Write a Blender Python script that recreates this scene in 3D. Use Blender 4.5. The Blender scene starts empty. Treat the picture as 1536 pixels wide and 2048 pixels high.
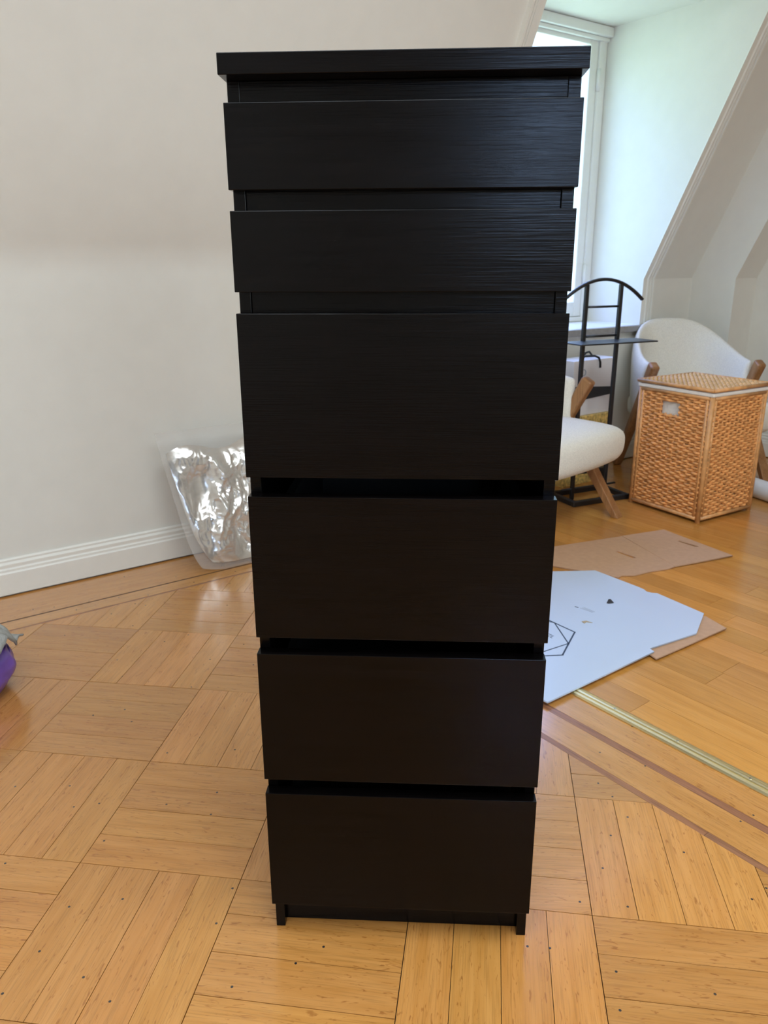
import bpy, bmesh, math, random
from mathutils import Vector, Matrix, noise
random.seed(7)
SC = bpy.context.scene
COL = SC.collection
rad = math.radians

# ------------------------------------------------------------------ camera, world, exposure
yaw, pitch, roll = -0.0543, 0.3122, -0.0044
CAM = Vector((0.0301, -0.9441, 1.0129))
fw = Vector((math.sin(yaw)*math.cos(pitch), math.cos(yaw)*math.cos(pitch), -math.sin(pitch)))
rt = Vector((math.cos(yaw), -math.sin(yaw), 0)); up = rt.cross(fw)
rt, up = math.cos(roll)*rt + math.sin(roll)*up, -math.sin(roll)*rt + math.cos(roll)*up
cd = bpy.data.cameras.new('camera'); cam = bpy.data.objects.new('camera', cd); COL.objects.link(cam)
m = Matrix((rt, up, -fw)).transposed().to_4x4(); m.translation = CAM; cam.matrix_world = m
FPX = 1542.2
cd.sensor_fit = 'VERTICAL'; cd.sensor_height = 36.0; cd.lens = FPX*36.0/2048
cd.dof.use_dof = True; cd.dof.focus_distance = 1.05; cd.dof.aperture_fstop = 13.0
cd.clip_start = 0.02
SC.camera = cam
SC.view_settings.view_transform = 'Standard'; SC.view_settings.look = 'None'
SC.view_settings.gamma = 1.0; SC.view_settings.use_curve_mapping = False
SC.view_settings.exposure = -0.20
SC.cycles.use_denoising = True
SC.cycles.max_bounces = 8; SC.cycles.diffuse_bounces = 4; SC.cycles.transparent_max_bounces = 12
SC.cycles.sample_clamp_indirect = 6.0
world = bpy.data.worlds.new('sky'); SC.world = world; world.use_nodes = True
bg = world.node_tree.nodes['Background']
bg.inputs[1].default_value = 4.6
_n = world.node_tree.nodes; _l = world.node_tree.links
_tc = _n.new('ShaderNodeTexCoord'); _sp = _n.new('ShaderNodeSeparateXYZ'); _l.new(_tc.outputs['Generated'], _sp.inputs[0])
_rp = _n.new('ShaderNodeValToRGB'); _l.new(_sp.outputs['Z'], _rp.inputs['Fac']); _l.new(_rp.outputs['Color'], bg.inputs[0])
_rp.color_ramp.elements[0].position = 0.05; _rp.color_ramp.elements[0].color = (0.62, 0.94, 0.86, 1)      # hazy horizon
_rp.color_ramp.elements[1].position = 0.38; _rp.color_ramp.elements[1].color = (0.33, 0.62, 1.20, 1)
_e = _rp.color_ramp.elements.new(0.62); _e.color = (0.85, 1.25, 3.0, 1)       # blue overhead

# wall frame: s along the sloped wall, t outwards, z up
WA = rad(38.5); U = Vector((math.cos(WA), math.sin(WA), 0)); N = Vector((-math.sin(WA), math.cos(WA), 0))
P0 = Vector((-1.109, 1.433, 0))
def wp(s, t, z=0.0): return P0 + s*U + t*N + Vector((0, 0, z))
KNEE, TILT = 0.93, math.tan(rad(24.4))
KNEE_L = 1.03
CEIL = 2.6
BACK = -4.8

def area_light(name, s, t, z, w, h, power, color, toward=-1, portal=False):
    d = bpy.data.lights.new(name, 'AREA'); d.shape = 'RECTANGLE'; d.size = w; d.size_y = h
    d.energy = power; d.color = color
    o = bpy.data.objects.new(name, d); COL.objects.link(o)
    zdir = -(N*toward)                    # light shines along -Z local
    xdir = U; ydir = Vector((0, 0, 1)); 
    if xdir.cross(ydir).dot(zdir) < 0: xdir = -U
    mm = Matrix((xdir, ydir, zdir)).transposed().to_4x4(); mm.translation = wp(s, t, z); o.matrix_world = mm
    if portal: d.cycles.is_portal = True
    return o
# dormer portal, small back-window daylight, and an added fill lamp at the wide window
area_light('dormer_daylight_portal', 2.255, 0.47, 1.40, 1.15, 1.35, 1, (1, 1, 1), -1, True)
area_light('window_daylight_small', -1.62, BACK-0.06, 1.62, 0.36, 0.40, 30, (0.42, 0.62, 1.0), 1)
area_light('window_daylight_wide', -0.2, BACK-0.06, 1.5, 1.5, 1.3, 50, (0.81, 0.915, 1.0), 1)
# added fill lamp in a made-up closed ceiling box above the photographer
_d = bpy.data.lights.new('roof_window_daylight', 'AREA'); _d.shape = 'RECTANGLE'; _d.size = 3.3; _d.size_y = 1.0; _d.energy = 102; _d.color = (0.81, 0.915, 1.0)
_o = bpy.data.objects.new('roof_window_daylight', _d); COL.objects.link(_o); _o.location = wp(-0.2, -2.6, CEIL+0.10); _o.rotation_euler = (0, 0, WA)

# ------------------------------------------------------------------ materials
def newmat(name):
    mt = bpy.data.materials.new(name); mt.use_nodes = True
    nt = mt.node_tree; b = nt.nodes['Principled BSDF']
    return mt, nt, b
def simple(name, col, rough=0.5, metal=0.0, bump=0.0, bscale=80, var=0.0, spec=0.5):
    mt, nt, b = newmat(name)
    b.inputs['Roughness'].default_value = rough; b.inputs['Metallic'].default_value = metal
    b.inputs['Specular IOR Level'].default_value = spec
    tc = nt.nodes.new('ShaderNodeTexCoord')
    nz = nt.nodes.new('ShaderNodeTexNoise'); nz.inputs['Scale'].default_value = bscale; nz.inputs['Detail'].default_value = 4
    nt.links.new(tc.outputs['Object'], nz.inputs['Vector'])
    rp = nt.nodes.new('ShaderNodeValToRGB')
    rp.color_ramp.elements[0].color = (*[c*(1-var) for c in col], 1)
    rp.color_ramp.elements[1].color = (*[min(1, c*(1+var)) for c in col], 1)
    rp.color_ramp.elements[0].position = 0.3; rp.color_ramp.elements[1].position = 0.7
    nt.links.new(nz.outputs['Fac'], rp.inputs['Fac']); nt.links.new(rp.outputs['Color'], b.inputs['Base Color'])
    if bump:
        bp = nt.nodes.new('ShaderNodeBump'); bp.inputs['Strength'].default_value = bump; bp.inputs['Distance'].default_value = 0.004
        nt.links.new(nz.outputs['Fac'], bp.inputs['Height']); nt.links.new(bp.outputs['Normal'], b.inputs['Normal'])
    return mt
def woodmat(name, c0, c1, rough, grain=(3, 70, 70), bump=0.1, spots=False, pore=0.35, tint=True, spec=0.5, coat=0.0, fine=(14, 420, 420)):
    mt, nt, b = newmat(name)
    L = nt.links.new
    tc = nt.nodes.new('ShaderNodeTexCoord'); oi = nt.nodes.new('ShaderNodeObjectInfo')
    mul = nt.nodes.new('ShaderNodeMath'); mul.operation = 'MULTIPLY'; mul.inputs[1].default_value = 37.0
    L(oi.outputs['Random'], mul.inputs[0])
    cmb = nt.nodes.new('ShaderNodeCombineXYZ'); L(mul.outputs[0], cmb.inputs[0]); L(mul.outputs[0], cmb.inputs[1]); L(mul.outputs[0], cmb.inputs[2])
    add = nt.nodes.new('ShaderNodeVectorMath'); L(tc.outputs['Object'], add.inputs[0]); L(cmb.outputs[0], add.inputs[1])
    def noisetex(sc, detail, dist):
        mp = nt.nodes.new('ShaderNodeMapping'); mp.inputs['Scale'].default_value = sc; L(add.outputs[0], mp.inputs['Vector'])
        nz = nt.nodes.new('ShaderNodeTexNoise'); nz.inputs['Scale'].default_value = 1; nz.inputs['Detail'].default_value = detail
        nz.inputs['Distortion'].default_value = dist; L(mp.outputs[0], nz.inputs['Vector']); return nz
    n1 = noisetex(grain, 5, 0.6); n2 = noisetex(fine, 3, 0.1)
    rp = nt.nodes.new('ShaderNodeValToRGB'); rp.color_ramp.elements[0].color = (*c0, 1); rp.color_ramp.elements[1].color = (*c1, 1)
    rp.color_ramp.elements[0].position = 0.32; rp.color_ramp.elements[1].position = 0.68
    L(n1.outputs['Fac'], rp.inputs['Fac'])
    r2 = nt.nodes.new('ShaderNodeValToRGB'); r2.color_ramp.elements[0].color = (1-pore,)*3+(1,); r2.color_ramp.elements[1].color = (1, 1, 1, 1)
    r2.color_ramp.elements[0].position = 0.36; r2.color_ramp.elements[1].position = 0.5
    L(n2.outputs['Fac'], r2.inputs['Fac'])
    mx = nt.nodes.new('ShaderNodeMix'); mx.data_type = 'RGBA'; mx.blend_type = 'MULTIPLY'; mx.inputs[0].default_value = 1
    L(rp.outputs['Color'], mx.inputs[6]); L(r2.outputs['Color'], mx.inputs[7]); out = mx.outputs[2]
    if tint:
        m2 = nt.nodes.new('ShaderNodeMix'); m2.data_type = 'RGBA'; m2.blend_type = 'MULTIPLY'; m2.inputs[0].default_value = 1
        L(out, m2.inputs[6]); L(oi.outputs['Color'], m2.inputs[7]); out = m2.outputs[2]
    if spots:
        n3 = noisetex((30, 150, 150), 2, 1.6); r3 = nt.nodes.new('ShaderNodeValToRGB')
        r3.color_ramp.elements[0].color = (1, 1, 1, 1); r3.color_ramp.elements[1].color = (0.70, 0.62, 0.55, 1)
        r3.color_ramp.elements[0].position = 0.62; r3.color_ramp.elements[1].position = 0.70; L(n3.outputs['Fac'], r3.inputs['Fac'])
        m4 = nt.nodes.new('ShaderNodeMix'); m4.data_type = 'RGBA'; m4.blend_type = 'MULTIPLY'; m4.inputs[0].default_value = 1
        L(out, m4.inputs[6]); L(r3.outputs['Color'], m4.inputs[7]); out = m4.outputs[2]
        vo = nt.nodes.new('ShaderNodeTexVoronoi'); vo.inputs['Scale'].default_value = 13.0; vo.voronoi_dimensions = '2D'
        L(add.outputs[0], vo.inputs['Vector'])
        sep = nt.nodes.new('ShaderNodeSeparateColor'); L(vo.outputs['Color'], sep.inputs[0])
        a = nt.nodes.new('ShaderNodeMath'); a.operation = 'LESS_THAN'; a.inputs[1].default_value = 0.027; L(vo.outputs['Distance'], a.inputs[0])
        c = nt.nodes.new('ShaderNodeMath'); c.operation = 'LESS_THAN'; c.inputs[1].default_value = 0.36; L(sep.outputs[0], c.inputs[0])
        p = nt.nodes.new('ShaderNodeMath'); p.operation = 'MULTIPLY'; L(a.outputs[0], p.inputs[0]); L(c.outputs[0], p.inputs[1])
        m3 = nt.nodes.new('ShaderNodeMix'); m3.data_type = 'RGBA'; L(p.outputs[0], m3.inputs[0]); L(out, m3.inputs[6]); m3.inputs[7].default_value = (0.035, 0.028, 0.025, 1)
        out = m3.outputs[2]
    L(out, b.inputs['Base Color'])
    rr = nt.nodes.new('ShaderNodeMapRange'); rr.inputs[3].default_value = rough*0.85; rr.inputs[4].default_value = rough*1.2
    L(n1.outputs['Fac'], rr.inputs[0]); L(rr.outputs[0], b.inputs['Roughness'])
    b.inputs['Specular IOR Level'].default_value = spec
    b.inputs['Coat Weight'].default_value = coat; b.inputs['Coat Roughness'].default_value = 0.19
    bp = nt.nodes.new('ShaderNodeBump'); bp.inputs['Strength'].default_value = bump; bp.inputs['Distance'].default_value = 0.001
    L(n2.outputs['Fac'], bp.inputs['Height']); L(bp.outputs['Normal'], b.inputs['Normal'])
    return mt
M = {}
M['paint'] = simple('wall_paint', (0.75, 0.735, 0.675), 0.75, bump=0.04, bscale=14, var=0.015, spec=0.25)
M['trim'] = simple('trim_paint', (0.80, 0.785, 0.72), 0.38, bump=0.01, bscale=30, var=0.01)
M['window'] = simple('window_paint', (0.82, 0.82, 0.78), 0.35, var=0.01)
M['sill'] = simple('sill_stone', (0.30, 0.29, 0.28), 0.35, bscale=60, var=0.12)  # even grey for the nosing, darker than the white sill board
M['sub'] = simple('subfloor_gap', (0.05, 0.03, 0.018), 0.9, var=0.1)
M['oak'] = woodmat('oak_parquet', (0.50, 0.215, 0.046), (0.585, 0.272, 0.072), 0.24, grain=(6, 60, 60), bump=0.05, spots=True, pore=0.17, coat=1.0)
M['oak_far'] = woodmat('oak_strip', (0.53, 0.226, 0.042), (0.62, 0.285, 0.066), 0.24, grain=(4, 40, 40), bump=0.05, pore=0.14, coat=0.6)
M['inlay'] = woodmat('dark_inlay', (0.27, 0.115, 0.055), (0.36, 0.165, 0.085), 0.3, bump=0.06)
M['seam'] = woodmat('dark_seam', (0.07, 0.032, 0.016), (0.11, 0.05, 0.025), 0.5)
M['black'] = woodmat('black_brown_veneer', (0.0016, 0.0012, 0.0012), (0.0028, 0.0021, 0.0021), 0.20, grain=(5, 60, 120), bump=0.20, pore=0.35, tint=False, fine=(12, 300, 520), spec=0.15)
M['black_dark'] = simple('black_inside', (0.006, 0.006, 0.006), 0.7, var=0.1)
M['brass'] = simple('brass', (0.95, 0.83, 0.48), 0.38, metal=1.0, bscale=40, var=0.04)
M['screw'] = simple('screw', (0.6, 0.6, 0.58), 0.3, metal=1.0)
M['steel'] = simple('black_steel', (0.012, 0.012, 0.013), 0.42, bscale=200, var=0.1)
M['fabric'] = simple('cream_fabric', (0.82, 0.775, 0.68), 0.95, bump=0.9, bscale=260, var=0.10, spec=0.1)
M['walnut'] = woodmat('walnut_legs', (0.28, 0.125, 0.045), (0.40, 0.20, 0.08), 0.42, grain=(40, 40, 4), bump=0.08, tint=False, fine=(300, 300, 12))
M['rattan'] = simple('rattan', (0.78, 0.36, 0.12), 0.5, bump=0.25, bscale=45, var=0.30)
M['rattan_pole'] = simple('rattan_pole', (0.62, 0.31, 0.115), 0.42, bscale=25, var=0.25)
M['rattan_lid'] = simple('rattan_lid', (0.70, 0.42, 0.18), 0.5, bump=0.25, bscale=45, var=0.30)
M['liner'] = simple('cotton_liner', (0.80, 0.76, 0.70), 0.9, bump=0.3, bscale=120, var=0.03)
M['carton_white'] = simple('white_carton', (0.53, 0.62, 0.78), 0.30, bscale=6, var=0.01)
M['carton'] = simple('brown_carton', (0.50, 0.30, 0.18), 0.75, bump=0.08, bscale=60, var=0.05)
M['print'] = simple('blue_black_print', (0.03, 0.055, 0.10), 0.6)
M['print_pale'] = simple('pale_print', (0.32, 0.36, 0.42), 0.6)
M['staple'] = simple('dark_staple', (0.03, 0.03, 0.035), 0.4)
M['torn'] = simple('torn_carton', (0.45, 0.36, 0.24), 0.8)
M['paper'] = simple('white_paper', (0.76, 0.74, 0.74), 0.5, bscale=20, var=0.02)
M['ribbon'] = simple('black_ribbon', (0.012, 0.014, 0.016), 0.5)
M['gold'] = simple('gold_patterned_card', (0.66, 0.46, 0.14), 0.42, bscale=70, var=0.45)
M['roll'] = simple('white_roll', (0.74, 0.73, 0.69), 0.55, bscale=60, var=0.02)
M['purple'] = simple('purple_plastic', (0.17, 0.085, 0.40), 0.33, bump=0.5, bscale=14, var=0.25)
M['cloth'] = simple('grey_cloth', (0.36, 0.36, 0.34), 0.95, bump=0.4, bscale=260, var=0.1, spec=0.1)
M['foil'] = simple('silver_film', (0.74, 0.725, 0.69), 0.22, metal=0.9, bump=0.15, bscale=22, var=0.05)
def filmmat(name, alpha, col, rough, bubbles):
    mt, nt, b = newmat(name); L = nt.links.new
    b.inputs['Base Color'].default_value = (*col, 1); b.inputs['Roughness'].default_value = rough
    tr = nt.nodes.new('ShaderNodeBsdfTransparent'); mx = nt.nodes.new('ShaderNodeMixShader'); mx.inputs[0].default_value = alpha
    out = nt.nodes['Material Output']; L(tr.outputs[0], mx.inputs[1]); L(b.outputs[0], mx.inputs[2]); L(mx.outputs[0], out.inputs[0])
    if bubbles:
        tc = nt.nodes.new('ShaderNodeTexCoord'); vo = nt.nodes.new('ShaderNodeTexVoronoi'); vo.inputs['Scale'].default_value = 110
        vo.inputs['Randomness'].default_value = 0.15
        L(tc.outputs['Object'], vo.inputs['Vector'])
        bp = nt.nodes.new('ShaderNodeBump'); bp.inputs['Strength'].default_value = 0.8; bp.inputs['Distance'].default_value = 0.003; bp.invert = True
        L(vo.outputs['Distance'], bp.inputs['Height']); L(bp.outputs['Normal'], b.inputs['Normal'])
    return mt
M['bubble'] = filmmat('bubble_film', 0.20, (0.78, 0.76, 0.73), 0.3, True)
def glassmat():
    mt, nt, b = newmat('window_glass'); L = nt.links.new
    nt.nodes.remove(b)
    tr = nt.nodes.new('ShaderNodeBsdfTransparent'); gl = nt.nodes.new('ShaderNodeBsdfGlossy'); gl.inputs['Roughness'].default_value = 0.02
    lw = nt.nodes.new('ShaderNodeLayerWeight'); lw.inputs[0].default_value = 0.5
    pw = nt.nodes.new('ShaderNodeMath'); pw.operation = 'POWER'; pw.inputs[1].default_value = 5.0; L(lw.outputs['Facing'], pw.inputs[0])
    fr = nt.nodes.new('ShaderNodeMath'); fr.operation = 'MULTIPLY_ADD'; fr.inputs[1].default_value = 0.9; fr.inputs[2].default_value = 0.04; L(pw.outputs[0], fr.inputs[0])
    mx = nt.nodes.new('ShaderNodeMixShader'); L(fr.outputs[0], mx.inputs[0]); L(tr.outputs[0], mx.inputs[1]); L(gl.outputs[0], mx.inputs[2])
    L(mx.outputs[0], nt.nodes['Material Output'].inputs[0]); return mt
M['glass'] = glassmat()

# ------------------------------------------------------------------ helpers
def link(o, parent=None):
    COL.objects.link(o)
    if parent is not None: o.parent = parent
    return o
def mesh_obj(name, verts, faces, mat, parent=None, smooth=False, mw=None):
    me = bpy.data.meshes.new(name); me.from_pydata([tuple(v) for v in verts], [], faces); me.validate()
    bm = bmesh.new(); bm.from_mesh(me); bmesh.ops.recalc_face_normals(bm, faces=bm.faces); bm.to_mesh(me); bm.free()
    me.materials.append(M[mat])
    if smooth:
        for p in me.polygons: p.use_smooth = True
    o = bpy.data.objects.new(name, me)
    if mw is not None: o.matrix_world = mw
    return link(o, parent)
def empty(name, loc=(0, 0, 0), rz=0):
    o = bpy.data.objects.new(name, None); o.location = loc; o.rotation_euler = (0, 0, rz); o.empty_display_size = 0.05
    COL.objects.link(o); return o
def tag(o, label=None, cat=None, group=None, kind=None):
    if label: o['label'] = label
    if cat: o['category'] = cat
    if group: o['group'] = group
    if kind: o['kind'] = kind
    return o
class MB:
    """collects shapes for one mesh"""
    def __init__(s): s.v = []; s.f = []
    def box(s, a, b, fr=None):
        (x0, y0, z0), (x1, y1, z1) = a, b; k = len(s.v)
        for z in (z0, z1):
            for x, y in ((x0, y0), (x1, y0), (x1, y1), (x0, y1)):
                p = Vector((x, y, z)); s.v.append(fr(p) if fr else p)
        for q in ((3, 2, 1, 0), (4, 5, 6, 7), (0, 1, 5, 4), (1, 2, 6, 5), (2, 3, 7, 6), (3, 0, 4, 7)): s.f.append([k+i for i in q])
        return s
    def poly(s, pts):
        k = len(s.v); s.v += [Vector(p) for p in pts]; s.f.append(list(range(k, k+len(pts)))); return s
    def prism(s, pts, d):
        """planar polygon pts extruded by vector d"""
        k = len(s.v); n = len(pts); d = Vector(d)
        s.v += [Vector(p) for p in pts] + [Vector(p)+d for p in pts]
        s.f.append(list(range(k, k+n))[::-1]); s.f.append(list(range(k+n, k+2*n)))
        for i in range(n): j = (i+1) % n; s.f.append([k+i, k+j, k+n+j, k+n+i])
        return s
    def tube(s, path, r, seg=8, radii=None, caps=True, squash=None):
        k = len(s.v); n = len(path); path = [Vector(p) for p in path]; prev = None
        for i, p in enumerate(path):
            t = (path[min(i+1, n-1)] - path[max(i-1, 0)]).normalized()
            if prev is None:
                ref = Vector((0, 0, 1)) if abs(t.z) < 0.9 else Vector((1, 0, 0)); a = t.cross(ref).normalized()
            else:
                a = (prev - t*prev.dot(t)).normalized()
            prev = a; b = t.cross(a); rr = radii[i] if radii else r
            for j in range(seg):
                an = 2*math.pi*(j+0.5)/seg; s.v.append(p + rr*math.cos(an)*a + rr*math.sin(an)*b*(squash or 1))
        for i in range(n-1):
            for j in range(seg):
                j2 = (j+1) % seg; s.f.append([k+i*seg+j, k+i*seg+j2, k+(i+1)*seg+j2, k+(i+1)*seg+j])
        if caps: s.f.append([k+j for j in range(seg)][::-1]); s.f.append([k+(n-1)*seg+j for j in range(seg)])
        return s
    def sweep(s, profile, path, ax1, ax2):
        """profile list of (a,b) offsets along ax1, ax2, swept over path points"""
        k = len(s.v); n = len(profile)
        for p in path:
            for a, b in profile: s.v.append(Vector(p) + a*Vector(ax1) + b*Vector(ax2))
        for i in range(len(path)-1):
            for j in range(n):
                j2 = (j+1) % n; s.f.append([k+i*n+j, k+i*n+j2, k+(i+1)*n+j2, k+(i+1)*n+j])
        s.f.append([k+j for j in range(n)][::-1]); s.f.append([k+(len(path)-1)*n+j for j in range(n)])
        return s
    def build(s, name, mat, parent=None, bevel=0, seg=2, smooth=False, subsurf=0, mw=None):
        o = mesh_obj(name, s.v, s.f, mat, parent, smooth, mw)
        if bevel:
            b = o.modifiers.new('bevel', 'BEVEL'); b.width = bevel; b.segments = seg; b.limit_method = 'ANGLE'; b.angle_limit = rad(30)
        if subsurf:
            b = o.modifiers.new('sub', 'SUBSURF'); b.levels = subsurf; b.render_levels = subsurf
        return o
def curve_solid(name, loops, depth, mat, parent=None):
    """2D outline with holes extruded to a thin solid (z 0..depth)"""
    cu = bpy.data.curves.new(name, 'CURVE'); cu.dimensions = '2D'; cu.fill_mode = 'BOTH'; cu.extrude = depth/2
    for lp in loops:
        sp = cu.splines.new('POLY'); sp.points.add(len(lp)-1); sp.use_cyclic_u = True
        for i, (x, y) in enumerate(lp): sp.points[i].co = (x, y, 0, 1)
    tmp = bpy.data.objects.new('tmp', cu); COL.objects.link(tmp)
    dg = bpy.context.evaluated_depsgraph_get(); me = bpy.data.meshes.new_from_object(tmp.evaluated_get(dg))
    bpy.data.objects.remove(tmp)
    for v in me.vertices: v.co.z += depth/2
    me.materials.clear(); me.materials.append(M[mat]); me.name = name
    o = bpy.data.objects.new(name, me); return link(o, parent)
def clip(poly, nx, ny, c):
    """keep nx*x+ny*y <= c"""
    out = []
    for i in range(len(poly)):
        a, b = poly[i], poly[(i+1) % len(poly)]
        da, db = nx*a[0]+ny*a[1]-c, nx*b[0]+ny*b[1]-c
        if da <= 0: out.append(a)
        if (da < 0 < db) or (db < 0 < da):
            k = da/(da-db); out.append((a[0]+k*(b[0]-a[0]), a[1]+k*(b[1]-a[1])))
    return out
def area2(p): return abs(sum(p[i][0]*p[(i+1) % len(p)][1]-p[(i+1) % len(p)][0]*p[i][1] for i in range(len(p))))/2
def project(P):
    d = Vector(P)-CAM; z = d.dot(fw)
    if z < 0.05: return None
    return 768+FPX*d.dot(rt)/z, 1024-FPX*d.dot(up)/z
def in_view(P, mx=140):
    q = project(P); return q is not None and -mx < q[0] < 1536+mx and -mx < q[1] < 2048+mx

# ------------------------------------------------------------------ floor
fl = MB(); pts = [wp(-2.8, 0.02, -0.012), wp(5.2, 0.02, -0.012), wp(5.2, BACK-0.1, -0.012), wp(-2.8, BACK-0.1, -0.012)]
fl.prism(pts, (0, 0, -0.08)); floor = fl.build('floor', 'sub'); tag(floor, 'warm oak floor of basket-weave parquet and long boards', kind='structure')
TH = 0.012
VA = rad(-49.3); V = Vector((math.cos(VA), math.sin(VA), 0)); VN = Vector((-V.y, V.x, 0))
EDGE_W = -0.288; EDGE_V = 0.592
loose = {}
def board(name, poly, ang, mat, tint, keep=True, dz=0.0):
    """poly in world xy -> plank prism with its own origin and grain along local x"""
    if len(poly) < 3 or area2(poly) < 1.2e-5: return
    cx = sum(p[0] for p in poly)/len(poly); cy = sum(p[1] for p in poly)/len(poly)
    c, s_ = math.cos(ang), math.sin(ang)
    loc = [((x-cx)*c+(y-cy)*s_, -(x-cx)*s_+(y-cy)*c) for x, y in poly]
    if not keep:
        b = loose.setdefault((name, mat), MB()); b.prism([(x, y, -TH) for x, y in poly], (0, 0, TH+dz)); return
    b = MB(); b.prism([(x, y, -TH) for x, y in loc], (0, 0, TH))
    o = b.build(name, mat, floor); o.location = (cx, cy, dz); o.rotation_euler = (0, 0, ang)
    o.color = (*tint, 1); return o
def rect(o, ex, ey, x0, x1, y0, y1):
    return [(o[0]+ex[0]*x+ey[0]*y, o[1]+ex[1]*x+ey[1]*y) for x, y in ((x0, y0), (x1, y0), (x1, y1), (x0, y1))]
GA = rad(-4.74); GE = (math.cos(GA), math.sin(GA)); GF = (-math.sin(GA), math.cos(GA)); GO = (-0.278, 0.115); GS = 0.296
count = 0
jobs = []
for i in range(-13, 9):
    for j in range(-20, 8):
        vert = (i+j) % 2 == 0
        tb = random.uniform(0.88, 1.08)
        for k in range(4):
            w = GS/4; g = 0.0005; e = 0.0007
            if vert: r = rect(GO, GE, GF, i*GS+k*w+(e if k == 0 else g), i*GS+(k+1)*w-(e if k == 3 else g), j*GS+e, (j+1)*GS-e)
            else: r = rect(GO, GE, GF, i*GS+e, (i+1)*GS-e, j*GS+k*w+(e if k == 0 else g), j*GS+(k+1)*w-(e if k == 3 else g))
            r = clip(r, N.x, N.y, P0.dot(N)+EDGE_W); r = clip(r, VN.x, VN.y, EDGE_V)
            r = clip(r, -U.x, -U.y, -(P0.dot(U)-2.75)); r = clip(r, -N.x, -N.y, -(P0.dot(N)+BACK))
            if len(r) < 3 or area2(r) < 1.2e-5: continue
            cx = sum(p[0] for p in r)/len(r); cy = sum(p[1] for p in r)/len(r)
            tv = tb*random.uniform(0.95, 1.05)*(1.03 if vert else 0.95)  # crosswise blocks tinted darker, painting in the grain's direction-dependent reflection
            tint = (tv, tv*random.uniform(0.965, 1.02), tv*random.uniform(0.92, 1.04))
            vis = any(in_view((p[0], p[1], 0), 60) for p in r)
            q = project((cx, cy, 0))
            hidden = q is not None and 575 < q[0] < 1035 and q[1] < 1780    # wholly behind the chest
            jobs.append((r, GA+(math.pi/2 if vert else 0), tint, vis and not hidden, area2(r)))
keepers = sorted([x for x in jobs if x[3]], key=lambda x: -x[4]/max(0.1, ((sum(p[0] for p in x[0])/len(x[0])-CAM.x)**2+(sum(p[1] for p in x[0])/len(x[0])-CAM.y)**2)))[:298]
kid = {id(x) for x in keepers}
for x in jobs:
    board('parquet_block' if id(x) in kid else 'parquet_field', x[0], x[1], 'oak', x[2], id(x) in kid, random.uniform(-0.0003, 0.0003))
def strip_run(name, org, dx, dn, a0, a1, o0, o1, mat, length, clips=(), tintr=(0.93, 1.07), gap=0.0006, jitter=0.3):
    a = a0 - random.uniform(0, length)
    while a < a1:
        ln = length*random.uniform(1-jitter, 1+jitter)
        x0, x1 = max(a, a0), min(a+ln, a1)
        if x1-x0 > 0.02:
            r = rect(org, dx, dn, x0+gap, x1-gap, o0+gap, o1-gap)
            for c in clips: r = clip(r, *c)
            if len(r) >= 3 and area2(r) > 1e-4:
                tv = random.uniform(*tintr); vis = any(in_view((p[0]*(1-f)+q[0]*f, p[1]*(1-f)+q[1]*f, 0), 60) for p, q in zip(r, r[1:]+r[:1]) for f in (0, 0.25, 0.5, 0.75))
                board(name if vis else 'board_field', r, math.atan2(dx[1], dx[0]), mat, (tv, tv*random.uniform(0.97, 1.02), tv*random.uniform(0.93, 1.05)), vis)
        a += ln
o2 = (P0.x, P0.y); u2 = (U.x, U.y); n2 = (N.x, N.y)
cV = (VN.x, VN.y, EDGE_V)
# border along the sloped wall
strip_run('border_board', o2, u2, n2, -2.75, 3.2, -0.213, -0.012, 'oak', 1.5, [cV])
strip_run('inlay_strip', o2, u2, n2, -2.75, 3.2, -0.219, -0.213, 'seam', 1.5, [cV], gap=0.0002)
strip_run('border_board', o2, u2, n2, -2.75, 3.2, -0.280, -0.219, 'oak', 1.5, [cV])
strip_run('inlay_strip', o2, u2, n2, -2.75, 3.2, -0.288, -0.280, 'inlay', 1.5, [cV], gap=0.0002)
# border along the brass threshold
vo = (0, 0); v2 = (V.x, V.y); vn2 = (VN.x, VN.y)
cW = (N.x, N.y, P0.dot(N)-0.012); cB = (-N.x, -N.y, -(P0.dot(N)+BACK)); cR = (U.x, U.y, P0.dot(U)+5.1)
for o0, o1, mt_, nm in ((0.592, 0.608, 'inlay', 'inlay_strip'), (0.608, 0.689, 'oak', 'border_board'), (0.689, 0.709, 'inlay', 'inlay_strip'), (0.709, 0.790, 'oak', 'border_board'), (0.790, 0.828, 'sub', 'threshold_bed'), (0.790, 0.828, 'oak_far', 'floor_board')):
    r0_, r1_ = {'sub': (-0.306, 6), 'oak_far': (-3, -0.306)}.get(mt_, (-3, 6))
    strip_run(nm, vo, v2, vn2, r0_, r1_, o0, o1, mt_, 1.6, [cW, cB], gap=0.0003)
# long boards of the next room
o = 0.828; k = 0
while o < 5.0:
    strip_run('floor_board', vo, v2, vn2, -3.2, 6, o, o+0.088, 'oak_far', 0.85, [cW, cB, cR], (0.86, 1.12), 0.0004, 0.45)
    o += 0.088
for (nm, mt_), b in loose.items():
    tag(b.build(nm, mt_, floor), kind='stuff')

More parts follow.
